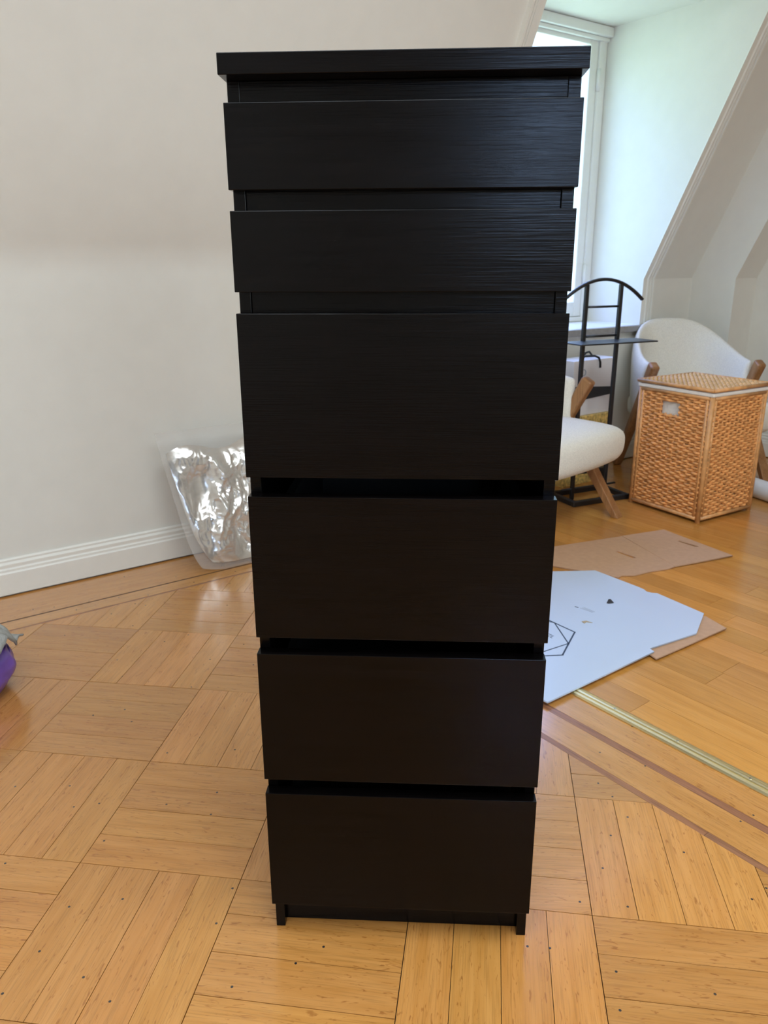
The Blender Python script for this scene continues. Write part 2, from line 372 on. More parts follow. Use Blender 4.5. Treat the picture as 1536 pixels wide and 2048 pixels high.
# ------------------------------------------------------------------ room shell
def slope_t(z, knee=KNEE, soft=0.0):
    """offset of the wall face from its foot at height z; soft rounds the bend"""
    if soft:
        x = (z-knee)/soft
        if x <= -1: return 0.0
        if x < 1: return -TILT*soft*(x+1)**2/4
    return 0.0 if z <= knee else -(z-knee)*TILT
def prof(toff, zmax=CEIL, knee=KNEE):
    return [(toff, -0.05), (toff, knee), (toff+slope_t(zmax, knee), zmax)]
def section(b, s0, s1, toff, z0=-0.05, z1=CEIL, knee=KNEE, soft=0.0):
    """vertical knee wall and slope of the mansard between two s values and two heights"""
    zz = sorted({z0, z1} | ({knee} if z0 < knee < z1 else set()) | ({knee+soft*k/6 for k in range(-6, 7) if z0 < knee+soft*k/6 < z1} if soft else set()))
    f = lambda z: toff+slope_t(z, knee, soft)
    for a, c in zip(zz, zz[1:]): b.poly([wp(s0, f(a), a), wp(s1, f(a), a), wp(s1, f(c), c), wp(s0, f(c), c)])
D0, D1, DT, DZ0, DZ1 = 1.66, 2.855, 0.40, 0.705, 2.112
w = MB()
LIP = 0.0
section(w, -2.7, D0, 0, knee=KNEE_L, soft=0.05); section(w, D1, 3.28, 0)
section(w, D0, D1, 0, -0.05, DZ0); section(w, D0, D1, 0, DZ1, CEIL)
def ret(b, s, t0, t1):
    a, c = prof(t0), prof(t1)
    for i in (0, 1): b.poly([wp(s, *a[i]), wp(s, *a[i+1]), wp(s, *c[i+1]), wp(s, *c[i])])
ret(w, 3.28, 0, -0.25); section(w, 3.28, 3.48, -0.25); ret(w, 3.48, -0.25, -0.5); section(w, 3.48, 5.1, -0.5)
wl = w.build('wall_window', 'paint'); tag(wl, 'sloped white attic wall with a dormer opening', kind='structure')
# dormer cheeks and ceiling
w = MB()
for s, kn in ((D0, KNEE_L), (D1, KNEE)): w.poly([wp(s, 0, DZ0), wp(s, 0, kn), wp(s, slope_t(DZ1, kn), DZ1), wp(s, DT, DZ1), wp(s, DT, DZ0)])
tag(w.build('wall_dormer', 'paint'), 'white side cheeks of the window dormer', kind='structure')
w = MB(); w.poly([wp(D0, slope_t(DZ1, KNEE_L), DZ1), wp(D1, slope_t(DZ1), DZ1), wp(D1, DT, DZ1), wp(D0, DT, DZ1)])
RS0, RS1, RT0, RT1 = -1.9, 1.5, -3.15, -2.05
for a_, c_, d_, e_ in ((-2.7, 5.1, RT1, -0.4), (-2.7, 5.1, BACK, RT0), (-2.7, RS0, RT0, RT1), (RS1, 5.1, RT0, RT1)):
    w.poly([wp(a_, d_, CEIL), wp(c_, d_, CEIL), wp(c_, e_, CEIL), wp(a_, e_, CEIL)])
for p_, q_ in (((RS0, RT0), (RS1, RT0)), ((RS1, RT0), (RS1, RT1)), ((RS1, RT1), (RS0, RT1)), ((RS0, RT1), (RS0, RT0))):
    w.poly([wp(*p_, CEIL), wp(*q_, CEIL), wp(*q_, CEIL+0.15), wp(*p_, CEIL+0.15)])
w.poly([wp(RS0, RT0, CEIL+0.15), wp(RS1, RT0, CEIL+0.15), wp(RS1, RT1, CEIL+0.15), wp(RS0, RT1, CEIL+0.15)])      # opaque cap added over the fill lamp to block the sky
tag(w.build('ceiling', 'paint'), 'white ceiling of the attic room and dormer', kind='structure')
w = MB(); w.poly([wp(-2.7, 0, -0.05), wp(-2.7, 0, KNEE_L), wp(-2.7, slope_t(CEIL, KNEE_L), CEIL), wp(-2.7, BACK, CEIL), wp(-2.7, BACK, -0.05)])
tag(w.build('wall_left', 'paint'), 'plain white end wall', kind='structure')
w = MB(); w.poly([wp(5.1, -0.5, -0.05), wp(5.1, -0.5, KNEE), wp(5.1, slope_t(CEIL)-0.5, CEIL), wp(5.1, BACK, CEIL), wp(5.1, BACK, -0.05)])
tag(w.build('wall_right', 'paint'), 'plain white end wall of the next room', kind='structure')
# back wall with two openings
OPEN = [(-1.90, -1.34, 1.30, 1.90), (-1.0, 0.6, 0.8, 2.2)]
w = MB(); xs = [-2.7]+[v for o_ in OPEN for v in o_[:2]]+[5.1]
for i, (a, c) in enumerate(zip(xs, xs[1:])):
    if i % 2 == 0: w.poly([wp(a, BACK, -0.05), wp(c, BACK, -0.05), wp(c, BACK, CEIL), wp(a, BACK, CEIL)])
    else:
        z0, z1 = OPEN[i//2][2:]
        w.poly([wp(a, BACK, -0.05), wp(c, BACK, -0.05), wp(c, BACK, z0), wp(a, BACK, z0)]); w.poly([wp(a, BACK, z1), wp(c, BACK, z1), wp(c, BACK, CEIL), wp(a, BACK, CEIL)])
tag(w.build('wall_back', 'paint'), 'white wall behind the photographer with two windows', kind='structure')
def W3(p): return wp(p.x, p.y, p.z)
def wbox(b, s0, s1, t0, t1, z0, z1): b.box((s0, t0, z0), (s1, t1, z1), W3); return b
def window(name, s0, s1, t, z0, z1, label, d=1):
    """frame in plane t, outdoors at t+d, two casements"""
    b = MB(); e = 0.055
    wbox(b, s0, s0+e, t-0.01*d, t+0.06*d, z0, z1); wbox(b, s1-e, s1, t-0.01*d, t+0.06*d, z0, z1)
    wbox(b, s0+e, s1-e, t-0.01*d, t+0.06*d, z1-0.035, z1); wbox(b, s0+e, s1-e, t-0.01*d, t+0.06*d, z0, z0+0.025)
    fr = b.build(name, 'window', bevel=0.004); tag(fr, label, kind='structure')
    mid = (s0+s1)/2
    for a, c in ((s0+e, mid-0.002), (mid+0.002, s1-e)):
        q = MB(); g = 0.055
        lo, hi = z0+0.027, z1-0.037
        wbox(q, a, a+g, t, t+0.045*d, lo, hi); wbox(q, c-g, c, t, t+0.045*d, lo, hi)
        wbox(q, a+g, c-g, t, t+0.045*d, lo, lo+0.075); wbox(q, a+g, c-g, t, t+0.045*d, hi-0.032, hi)
        sash = q.build('sash', 'window', fr, bevel=0.004)
        q = MB(); wbox(q, a+g-0.005, c-g+0.005, t+0.02*d, t+0.024*d, lo+0.07, hi-0.027); q.build('pane', 'glass', sash)
    return fr, e
f1, e = window('window_1', D0+0.001, D1-0.001, 0.345, DZ0+0.001, DZ1-0.012, 'white casement window in the dormer behind the chest')
q = MB(); wbox(q, D0, D1, 0.30, 0.355, DZ1-0.045, DZ1-0.001); q.build('head_moulding', 'window', f1, bevel=0.006, seg=3)
q = MB(); wbox(q, D0+0.002, D1-0.002, 0.322, 0.345, DZ1-0.062, DZ1-0.045); q.build('head_bead', 'window', f1, bevel=0.004, seg=3)
for z in (0.95, 1.88):
    q = MB(); q.tube([wp(D1-0.052, 0.337, z-0.05), wp(D1-0.052, 0.337, z+0.05)], 0.011, 10); q.build('hinge', 'window', f1, smooth=True)
for i, (a, c, z0, z1) in enumerate(OPEN):
    wf, _ = window('window_%d' % (i+2), a, c, BACK, z0, z1, ['small white window in the back wall', 'wide white window in the back wall'][i], -1)
    if i == 1:
        q = MB(); wbox(q, a-0.05, c+0.05, BACK-0.14, BACK-0.12, z0-0.05, z1+0.05); q.build('roller_blind', 'window', wf)  # opaque board added behind the fill lamp to keep blue sky out
# sill
b = MB(); wbox(b, D0-0.03, D1+0.03, -0.035, 0.0, DZ0-0.03, DZ0); sill = b.build('trim_1', 'sill', bevel=0.003); tag(sill, 'grey sill nosing under the dormer window', kind='structure')
b = MB(); wbox(b, D0, D1, -0.001, 0.40, DZ0-0.029, DZ0); b.build('sill_board', 'window', sill, bevel=0.001)
# moulded trims up the dormer edges
def trim(name, s_in, sign, label, knee):
    """profile across s (sign = outward from the opening), depth along room normal"""
    depths = [(0.0, 0.006), (0.030, 0.006), (0.032, 0.013), (0.042, 0.013), (0.043, 0.009), (0.048, 0.009), (0.049, 0.016), (0.057, 0.016), (0.058, 0.011), (0.063, 0.011), (0.064, 0.021), (0.074, 0.021), (0.075, 0.0)]
    path = [DZ0-0.03, knee, CEIL]
    b = MB(); rows = []
    sn = Vector((0, 0, 0))
    for z in path:
        base = slope_t(z, knee)
        off = 1.0/math.cos(rad(24.4)) if z > knee else 1.0
        rows.append([wp(s_in+sign*a, base-dp*off, z) for a, dp in depths+[(0.0, 0.0)]])
    n = len(rows[0])
    for r in rows: b.v += r
    for i in range(len(rows)-1):
        for j in range(n): j2 = (j+1) % n; b.f.append([i*n+j, i*n+j2, (i+1)*n+j2, (i+1)*n+j])
    b.f.append(list(range(n))); b.f.append([(len(rows)-1)*n+j for j in range(n)])
    tag(b.build(name, 'trim'), label, kind='structure')
trim('trim_2', D0, -1, 'grooved white moulding on the left edge of the dormer', KNEE_L)
trim('trim_3', D1, 1, 'grooved white moulding on the right edge of the dormer', KNEE)
# baseboards
BP = [(0.0, 0.005), (-0.020, 0.005), (-0.020, 0.076), (-0.016, 0.080), (-0.016, 0.088), (-0.012, 0.092), (-0.013, 0.104), (-0.007, 0.110), (-0.008, 0.117), (-0.004, 0.122), (0.0, 0.122)]
def baseboard(name, a, c, nrm, label):
    b = MB(); b.sweep([(x, z) for x, z in BP], [a, c], nrm, (0, 0, 1)); o = b.build(name, 'trim', bevel=0.0015); tag(o, label, kind='structure')
baseboard('baseboard_window', wp(-2.7, 0), wp(3.28, 0), N, 'white moulded baseboard along the sloped wall')
baseboard('baseboard_return', wp(3.28, -0.02), wp(3.28, -0.25), U, 'white baseboard of the short return wall')
baseboard('baseboard_step', wp(3.26, -0.25), wp(3.48, -0.25), N, 'white baseboard of the stepped wall')
baseboard('baseboard_corner', wp(3.48, -0.27), wp(3.48, -0.5), U, 'white baseboard of the second return wall')
baseboard('baseboard_right', wp(3.46, -0.5), wp(5.1, -0.5), N, 'white baseboard of the next room')

# ------------------------------------------------------------------ chest of drawers
chest = empty('chest_of_drawers', (0, 0, 0))
tag(chest, 'tall narrow black-brown chest with six handleless drawers on the parquet', 'chest of drawers')
HW = 0.198; YF = 0.021; YB = 0.47
b = MB(); b.box((-0.2, -0.0115, 1.2085), (0.2, YB, 1.23)); b.build('top_panel', 'black', chest, bevel=0.0008)
for sx in (-1, 1):
    b = MB(); x0, x1 = sorted((sx*HW, sx*(HW-0.0142))); b.box((x0, YF, 0), (x1, YB, 1.2085)); 
    # grain runs up the sides
    b.build('side_panel', 'black', chest, bevel=0.0006)
b = MB(); b.box((-HW+0.0142, YB-0.006, 0.03), (HW-0.0142, YB, 1.2085)); b.build('back_panel', 'black_dark', chest)
b = MB(); b.box((-HW+0.0142, 0.036, 0.002), (HW-0.0142, 0.052, 0.066)); b.build('plinth', 'black', chest, bevel=0.0006)
b = MB(); b.box((-HW+0.0142, YF+0.0005, 1.165), (HW-0.0142, YF+0.0165, 1.2085)); b.build('rail', 'black', chest, bevel=0.0006)
for z0, z1 in ((1.06, 1.105), (0.945, 0.99)):
    b = MB(); b.box((-HW+0.0142, YF+0.004, z0), (HW-0.0142, YF+0.020, z1)); b.build('rail', 'black', chest, bevel=0.0006)
DR = [(1.0933, 1.1834), (0.9805, 1.0711), (0.7520, 0.9558), (0.5243, 0.7264), (0.2939, 0.4992), (0.0644, 0.2692)]
DX = [0, 0, 0, 0.0006, 0.0, 0.0]
for i, (z0, z1) in enumerate(DR):
    b = MB(); b.box((-0.1984+DX[i], 0, z0), (0.1984+DX[i], 0.019, z1))
    d = b.build('drawer', 'black', chest, bevel=0.0007)
    b = MB(); t_ = 0.012; X = HW-0.028; zb, zt = z0+0.012, z1-0.03
    b.box((-X, 0.019, zb), (-X+t_, 0.44, zt)); b.box((X-t_, 0.019, zb), (X, 0.44, zt)); b.box((-X+t_, 0.428, zb), (X-t_, 0.44, zt)); b.box((-X+t_, 0.019, zb), (X-t_, 0.428, zb+0.004))
    b.build('drawer_box', 'black_dark', d)

# ------------------------------------------------------------------ armchairs
def make_armchair(loc, rz, label):
    t = empty('armchair', loc, rz); tag(t, label, 'armchair', 'matching cream armchairs with walnut legs')
    # wrap-around back shell
    n = 36; mth = 12; v = []; f = []; th = 0.028
    def plan(k):
        a = math.pi*(k/(n)); c, s_ = math.cos(a), math.sin(a)
        x = -0.262*math.copysign(abs(c)**0.62, c); y = 0.238+0.277*abs(s_)**0.85
        return x, y, s_
    for side in (1, -1):
        for k in range(n+1):
            x, y, s_ = plan(k)
            x2, y2, _ = plan(min(k+1, n)); x1, y1, _ = plan(max(k-1, 0))
            tx, ty = x2-x1, y2-y1; l = math.hypot(tx, ty); nx, ny = -ty/l, tx/l    # outward
            top = 0.555+0.185*(s_**1.5); bot = 0.285-0.01*s_
            for j in range(mth+1):
                vv = j/mth; z = bot+(top-bot)*vv
                edge = 1-abs(2*vv-1)**5; tt = th*(0.30+0.70*edge)
                lean = 0.075*s_*(z-0.3)/0.4
                v.append((x+nx*tt*side, y+ny*tt*side+lean, z))
    A = lambda s_, k, j: s_*(n+1)*(mth+1)+k*(mth+1)+j
    for s_ in (0, 1):
        for k in range(n):
            for j in range(mth): f.append([A(s_, k, j), A(s_, k+1, j), A(s_, k+1, j+1), A(s_, k, j+1)])
    for k in range(n):
        for j in (0, mth): f.append([A(0, k, j), A(0, k+1, j), A(1, k+1, j), A(1, k, j)])
    for j in range(mth):
        for k in (0, n): f.append([A(0, k, j), A(0, k, j+1), A(1, k, j+1), A(1, k, j)])
    o = mesh_obj('backrest', v, f, 'fabric', t, True); sb = o.modifiers.new('sub', 'SUBSURF'); sb.levels = 1; sb.render_levels = 1
    # seat cushion: rounded slab, deeper at the front
    v = []; f = []; nx, ny = 22, 22
    def seat_pt(u, w, side):
        # superellipse plan
        a, c = 2*u-1, 2*w-1
        x = a*math.sqrt(1-0.30*c*c*0.5)*0.276; y = 0.220+c*math.sqrt(1-0.30*a*a*0.5)*0.252
        r = max(abs(a), abs(c)); edge = (1-r**7)
        zt = 0.345+0.055*edge**0.5+0.012*(1-a*a)*(1-c*c); zb = 0.310-0.080*edge**0.45
        zb += 0.05*w*edge
        return (x, y, zt if side else zb)
    for side in (0, 1):
        for i in range(nx+1):
            for j in range(ny+1):
                u = 0.5-0.5*math.cos(math.pi*i/nx); w_ = 0.5-0.5*math.cos(math.pi*j/ny); v.append(seat_pt(u, w_, side))
    A = lambda s_, i, j: s_*(nx+1)*(ny+1)+i*(ny+1)+j
    for s_ in (0, 1):
        for i in range(nx):
            for j in range(ny): f.append([A(s_, i, j), A(s_, i+1, j), A(s_, i+1, j+1), A(s_, i, j+1)])
    for i in range(nx):
        for j in (0, ny): f.append([A(0, i, j), A(0, i+1, j), A(1, i+1, j), A(1, i, j)])
    for j in range(ny):
        for i in (0, nx): f.append([A(0, i, j), A(0, i, j+1), A(1, i, j+1), A(1, i, j)])
    o = mesh_obj('seat', v, f, 'fabric', t, True); sb = o.modifiers.new('sub', 'SUBSURF'); sb.levels = 1; sb.render_levels = 1
    for sx in (-1, 1):
        x0, x1 = sorted((sx*0.248, sx*0.292))
        def slab(name, y0, z0, y1, z1, w0, w1, rnd):
            d = Vector((0, y1-y0, z1-z0)).normalized(); nn = Vector((0, d.z, -d.y))
            b = MB(); p0, p1 = Vector((x0, y0, z0)), Vector((x0, y1, z1))
            ring = [p0-nn*w0, p0+nn*w0, p1+nn*w1, p1-nn*w1]
            if z0 == 0: 
                for i_ in (0, 1): ring[i_] -= d*(ring[i_].z/d.z)
            b.prism(ring, (x1-x0, 0, 0)); b.build(name, 'walnut', t, bevel=rnd, seg=4)
        slab('arm_post', 0.475, 0.0, 0.178, 0.556, 0.016, 0.027, 0.012)
        slab('front_leg', 0.0, 0.0, 0.225, 0.31, 0.013, 0.021, 0.003)
    b = MB(); b.box((-0.243, 0.20, 0.235), (0.243, 0.235, 0.265)); b.build('cross_rail', 'walnut', t, bevel=0.002)
    return t
bd = Vector((-0.2, 0.98, 0)); midA = Vector((1.363, 2.832, 0)); oA = midA-bd*0.19
make_armchair(oA, rad(11.5), 'cream upholstered armchair with wooden arm posts, directly behind the wicker basket')
thB = rad(48); xB = Vector((math.cos(thB), math.sin(thB), 0)); oB = Vector((0.840, 2.165, 0))-0.278*xB
make_armchair(oB, thB, 'cream upholstered armchair mostly hidden behind the black chest, in front of the valet stand')

# ------------------------------------------------------------------ valet stand
vL, vR = Vector((0.690, 2.405, 0)), Vector((0.850, 2.489, 0)); vd = (vR-vL).normalized(); vn = Vector((vd.y, -vd.x, 0)); vc = (vL+vR)/2
val = empty('valet_stand', vc); tag(val, 'black metal valet stand with curved hanger and tray beside the dormer', 'valet stand')
def VF(p): return vd*p.x + vn*p.y + Vector((0, 0, p.z))     # x along the stand, y towards the room
for sx in (-1, 1):
    b = MB(); b.box((sx*0.09-0.0085, -0.007, 0.0), (sx*0.09+0.0085, 0.007, 0.925), VF); b.build('post', 'steel', val, bevel=0.002)
b = MB(); pa = [VF(Vector((0.21*a, 0, 0.945-0.085*a*a))) for a in [i/12-1 for i in range(25)]]; b.tube(pa, 0.010, 8, squash=0.7); b.build('hanger', 'steel', val, smooth=True)
for z in (0.835, 0.715):
    b = MB(); b.tube([VF(Vector((-0.085, 0, z))), VF(Vector((0.085, 0, z)))], 0.005, 8); b.build('rung', 'steel', val, smooth=True)
b = MB(); b.box((-0.20, -0.012, 0.692), (0.20, 0.13, 0.698), VF); b.build('tray', 'steel', val, bevel=0.002)
b = MB()
for s_ in (((-0.155, 0.078), (0.155, 0.100)), ((-0.155, -0.09), (0.155, -0.068)), ((-0.155, -0.068), (-0.133, 0.078)), ((0.133, -0.068), (0.155, 0.078))):
    b.box((s_[0][0], s_[0][1], 0), (s_[1][0], s_[1][1], 0.022), VF)
b.build('base_frame', 'steel', val, bevel=0.002)
b = MB(); b.box((-0.15, -0.09, 0.09), (0.15, -0.066, 0.108), VF); b.build('shoe_rail', 'steel', val, bevel=0.002)
b = MB(); b.tube([VF(Vector((-0.15, 0.0, 0.05))), VF(Vector((0.15, 0.0, 0.05)))], 0.005, 8); b.build('shoe_rail', 'steel', val, smooth=True)
for sx in (-1, 1):
    b = MB(); b.box((sx*0.14-0.009, -0.088, 0.02), (sx*0.14+0.009, -0.07, 0.092), VF); b.build('rail_support', 'steel', val)

# ------------------------------------------------------------------ gift box and paper bag under the sill
g = empty('gift_box', wp(2.27, -0.12, 0), WA); tag(g, 'gold patterned gift box on the floor under the window sill', 'box')
b = MB(); b.box((-0.15, -0.09, 0), (0.15, 0.085, 0.29)); b.build('box_body', 'gold', g, bevel=0.002)
b = MB(); b.box((-0.154, -0.094, 0.285), (0.154, 0.089, 0.330)); b.build('lid', 'gold', g, bevel=0.002)
pb = empty('paper_bag', wp(2.32, -0.12, 0.3302), WA); tag(pb, 'white paper carrier bag with black ribbon handles on the gold box', 'bag')
def frus(b, x0, x1, y0, y1, z0, z1, gx=0.0):
    b.v += [Vector(p) for p in ((x0, y0, z0), (x1, y0, z0), (x1, y1, z0), (x0, y1, z0), (x0-gx, y0, z1), (x1+gx, y0, z1), (x1+gx, y1, z1), (x0-gx, y1, z1))]
    k = len(b.v)-8
    for q_ in ((3, 2, 1, 0), (0, 1, 5, 4), (1, 2, 6, 5), (2, 3, 7, 6), (3, 0, 4, 7), (4, 5, 6, 7)): b.f.append([k+i for i in q_])
b = MB(); frus(b, -0.15, 0.125, -0.075, 0.045, 0.0, 0.255, 0.012); b.build('bag_body', 'paper', pb, bevel=0.002)
b = MB(); b.prism([(-0.153, -0.0765, 0.07), (0.128, -0.0765, 0.085), (0.132, -0.0765, 0.118), (-0.156, -0.0765, 0.140)], (0, -0.001, 0)); b.build('black_band', 'ribbon', pb)
for y_, pts_ in ((-0.08, [(-0.13, 0.255), (-0.10, 0.275), (-0.03, 0.272), (0.0, 0.262), (0.012, 0.240), (0.014, 0.215)]), (0.03, [(0.02, 0.255), (0.035, 0.272), (0.06, 0.276), (0.085, 0.255)])):
    b = MB(); b.tube([Vector((x, y_, z)) for x, z in pts_], 0.005, 6); b.build('ribbon_handle', 'ribbon', pb, smooth=True)
b = MB(); b.tube([Vector((-0.095+0.014*math.cos(a_), -0.0775, 0.20+0.014*math.sin(a_))) for a_ in [i*math.pi/8 for i in range(17)]], 0.0018, 5, caps=False); b.build('printed_ring', 'print_pale', pb)

# ------------------------------------------------------------------ wicker basket
BA = rad(34.5); bk = empty('wicker_basket', (1.142, 2.095, 0), BA); tag(bk, 'rectangular wicker laundry basket with lid and white liner in front of an armchair', 'basket')
BX, BY, BH = 0.335, 0.345, 0.515       # local x to the right, y away
def weave(w_, h_, pitch, nst, amp, r, hole=None):
    """horizontal strands over upright stakes in the plane (x,z); returns MB"""
    b = MB(); rows = int(h_/pitch)
    for i in range(rows):
        z = (i+0.5)*h_/rows; segs = nst*4; path = []; runs = []
        for k in range(segs+1):
            x = w_*k/segs; ph = math.pi*(x/w_*nst)+(i % 2)*math.pi
            if hole and hole[0] < x < hole[1] and hole[2] < z < hole[3]:
                if len(path) > 1: runs.append(path)
                path = []; continue
            path.append(Vector((x, -amp*math.sin(ph)+random.uniform(-0.0006, 0.0006), z+random.uniform(-0.0008, 0.0008))))
        if len(path) > 1: runs.append(path)
        for p in runs: b.tube(p, r*random.uniform(0.85, 1.1), 5, caps=False, squash=1.15)
    for k in range(nst+1):
        x = w_*(k)/nst
        if hole and hole[0] < x < hole[1]:
            b.tube([Vector((x, 0, 0)), Vector((x, 0, hole[2]))], r*0.8, 5); b.tube([Vector((x, 0, hole[3])), Vector((x, 0, h_))], r*0.8, 5)
        else: b.tube([Vector((x, 0, 0)), Vector((x, 0, h_))], r*0.8, 5)
    return b
side_defs = [((0, 0), 0, BX, None), ((BX, 0), math.pi/2, BY, None), ((BX, BY), math.pi, BX, None), ((0, BY), -math.pi/2, BY, (0.5*BY-0.055, 0.5*BY+0.02, 0.405, 0.455))]
for (x, y), a, w_, hole in side_defs:
    b = weave(w_, BH-0.02, 0.0105, 13, 0.0042, 0.0054, hole); o = b.build('woven_side', 'rattan', bk, smooth=True); o.location = (x, y, 0.015); o.rotation_euler = (0, 0, a); tag(o, kind='stuff')
for x, y in ((0, 0), (BX, 0), (BX, BY), (0, BY)):
    b = MB(); b.tube([(x, y, 0), (x, y, BH)], 0.0105, 10); b.build('corner_pole', 'rattan_pole', bk, smooth=True)
for (x, y), a, w_, hole in side_defs:
    for z in (0.018, BH-0.008):
        b = MB(); b.tube([(0.008, -0.004, z), (w_-0.008, -0.004, z)], 0.0085, 8); o = b.build('rim', 'rattan_pole', bk, smooth=True); o.location = (x, y, 0); o.rotation_euler = (0, 0, a)
    for xx in (0.016, w_-0.016):
        b = MB(); b.tube([(xx, -0.004, 0.02), (xx, -0.004, BH-0.01)], 0.006, 8); o = b.build('edge_cane', 'rattan_pole', bk, smooth=True); o.location = (x, y, 0); o.rotation_euler = (0, 0, a)
b = MB(); b.box((0.012, 0.012, 0.03), (BX-0.012, BY-0.012, BH)); b.build('inner_liner', 'liner', bk)
b = MB(); b.box((-0.013, -0.013, BH-0.002), (BX+0.013, BY+0.013, BH+0.014)); b.build('liner_band', 'liner', bk, bevel=0.005, seg=3)
lid = MB()
for i in range(34):
    y = -0.008+(BY+0.016)*(i+0.5)/34; lid.tube([Vector((-0.008+(BX+0.016)*k/84, y, 0.0035*math.sin(math.pi*k/3+(i % 2)*math.pi))) for k in range(85)], 0.0047, 5, caps=False)
o = lid.build('lid', 'rattan_lid', bk, smooth=True); tag(o, kind='stuff'); o.location = (0, 0, BH+0.024)
for a_, c_ in (((-0.012, -0.012), (BX+0.012, -0.012)), ((BX+0.012, -0.012), (BX+0.012, BY+0.012)), ((BX+0.012, BY+0.012), (-0.012, BY+0.012)), ((-0.012, BY+0.012), (-0.012, -0.012))):
    b = MB(); b.tube([(*a_, 0), (*c_, 0)], 0.0075, 8); b.build('lid_rim', 'rattan_pole', o, smooth=True)

# ------------------------------------------------------------------ white roll
rdir = Vector((math.cos(rad(-67)), math.sin(rad(-67)), 0)); r0 = Vector((1.535, 2.455, 0.0425))-rdir*0.17
b = MB(); L_ = 0.92
b.tube([r0+rdir*(L_*k/20) for k in range(21)], 0.042, 24)
rl = b.build('rolled_mat', 'roll', None, smooth=False); tag(rl, 'white rolled-up mat on the floor at the right of the wicker basket', 'roll')
for p in rl.data.polygons: p.use_smooth = len(p.vertices) == 4

# ------------------------------------------------------------------ flattened cartons
def carton_print(name, pts, w_, z, mat, parent):
    b = MB()
    for a, c in zip(pts, pts[1:]):
        a, c = Vector((*a, z)), Vector((*c, z)); d = (c-a).normalized()*w_/2; n_ = Vector((-d.y, d.x, 0))
        b.prism([a-d-n_, c+d-n_, c+d+n_, a-d+n_], (0, 0, 0.0003))
    return b.build(name, mat, parent)
wb = [(0.331, 0.688), (0.655, 0.955), (0.648, 0.972), (0.804, 1.069), (0.869, 1.202), (0.772, 1.346), (0.756, 1.348), (0.742, 1.358), (0.738, 1.376), (0.727, 1.392), (0.616, 1.53), (0.468, 1.515), (0.30, 1.49), (0.18, 1.33), (0.10, 1.02), (0.305, 0.715)]
wc = empty('flattened_white_carton', (0.5, 1.1, 0)); tag(wc, 'flattened white printed carton lying on the floor right of the chest', 'carton')
o = curve_solid('white_sheet', [[(x-0.5, y-1.1) for x, y in wb]], 0.004, 'carton_white', wc); o.location.z = 0.0095
us = [(0.872, 1.195), (0.905, 1.117), (0.653, 0.925), (0.640, 0.955), (0.52, 1.02), (0.62, 1.20)]
o = curve_solid('brown_flap', [[(x-0.5, y-1.1) for x, y in us]], 0.0035, 'carton', wc); o.location.z = 0.0045
o = curve_solid('brown_backing', [[(0.02+(x-0.5)*0.96-0.02, (y-1.1)*0.96) for x, y in wb]], 0.0035, 'carton', wc); o.location.z = 0.0008
PZ = 0.0136
sh = lambda L: [(x-0.5, y-1.1) for x, y in L]
hexo = [(0.30, 1.245), (0.414, 1.125), (0.462, 1.060), (0.405, 0.923), (0.25, 0.90), (0.17, 1.05), (0.20, 1.20), (0.30, 1.245)]
carton_print('printed_outline', sh([(0.36, 1.182), (0.462, 1.060), (0.405, 0.923), (0.27, 0.905), (0.19, 1.03), (0.24, 1.165), (0.36, 1.182)]), 0.0045, PZ, 'print', wc)
carton_print('printed_facets', sh([(0.414, 1.118), (0.432, 0.990), (0.335, 0.925), (0.215, 0.97), (0.21, 1.09), (0.30, 1.172), (0.414, 1.118)]), 0.0035, PZ, 'print', wc)
fo = bpy.data.curves.new('lettering', 'FONT'); fo.body = 'FZL'; fo.size = 0.022; fo.extrude = 0.0001
to = bpy.data.objects.new('lettering', fo); COL.objects.link(to); dg = bpy.context.evaluated_depsgraph_get()
me = bpy.data.meshes.new_from_object(to.evaluated_get(dg)); bpy.data.objects.remove(to); me.materials.clear(); me.materials.append(M['print'])
lt = link(bpy.data.objects.new('lettering', me), wc); lt.location = (0.370-0.5, 1.047-1.1, PZ+0.0001); lt.rotation_euler = (0, 0, rad(-52))
carton_print('printed_dot', sh([(0.495, 1.232), (0.501, 1.227)]), 0.004, PZ, 'print', wc)
for k in range(3):
    carton_print('printed_line', sh([(0.508+0.006*k, 1.222+0.003*k), (0.538+0.004*k, 1.194+0.002*k)]), 0.0014, PZ, 'print_pale', wc)
b = MB(); b.prism([(0.595-0.5, 1.262-1.1, PZ), (0.603-0.5, 1.275-1.1, PZ+0.008), (0.612-0.5, 1.262-1.1, PZ+0.001), (0.600-0.5, 1.258-1.1, PZ)], (0.006, 0.0, 0.001)); b.build('staple_fold', 'staple', wc)
b = MB(); b.prism([(0.494-0.5, 1.128-1.1, PZ), (0.508-0.5, 1.134-1.1, PZ), (0.524-0.5, 1.121-1.1, PZ), (0.508-0.5, 1.126-1.1, PZ), (0.500-0.5, 1.117-1.1, PZ)], (0, 0, 0.0015)); b.build('torn_bit', 'torn', wc)
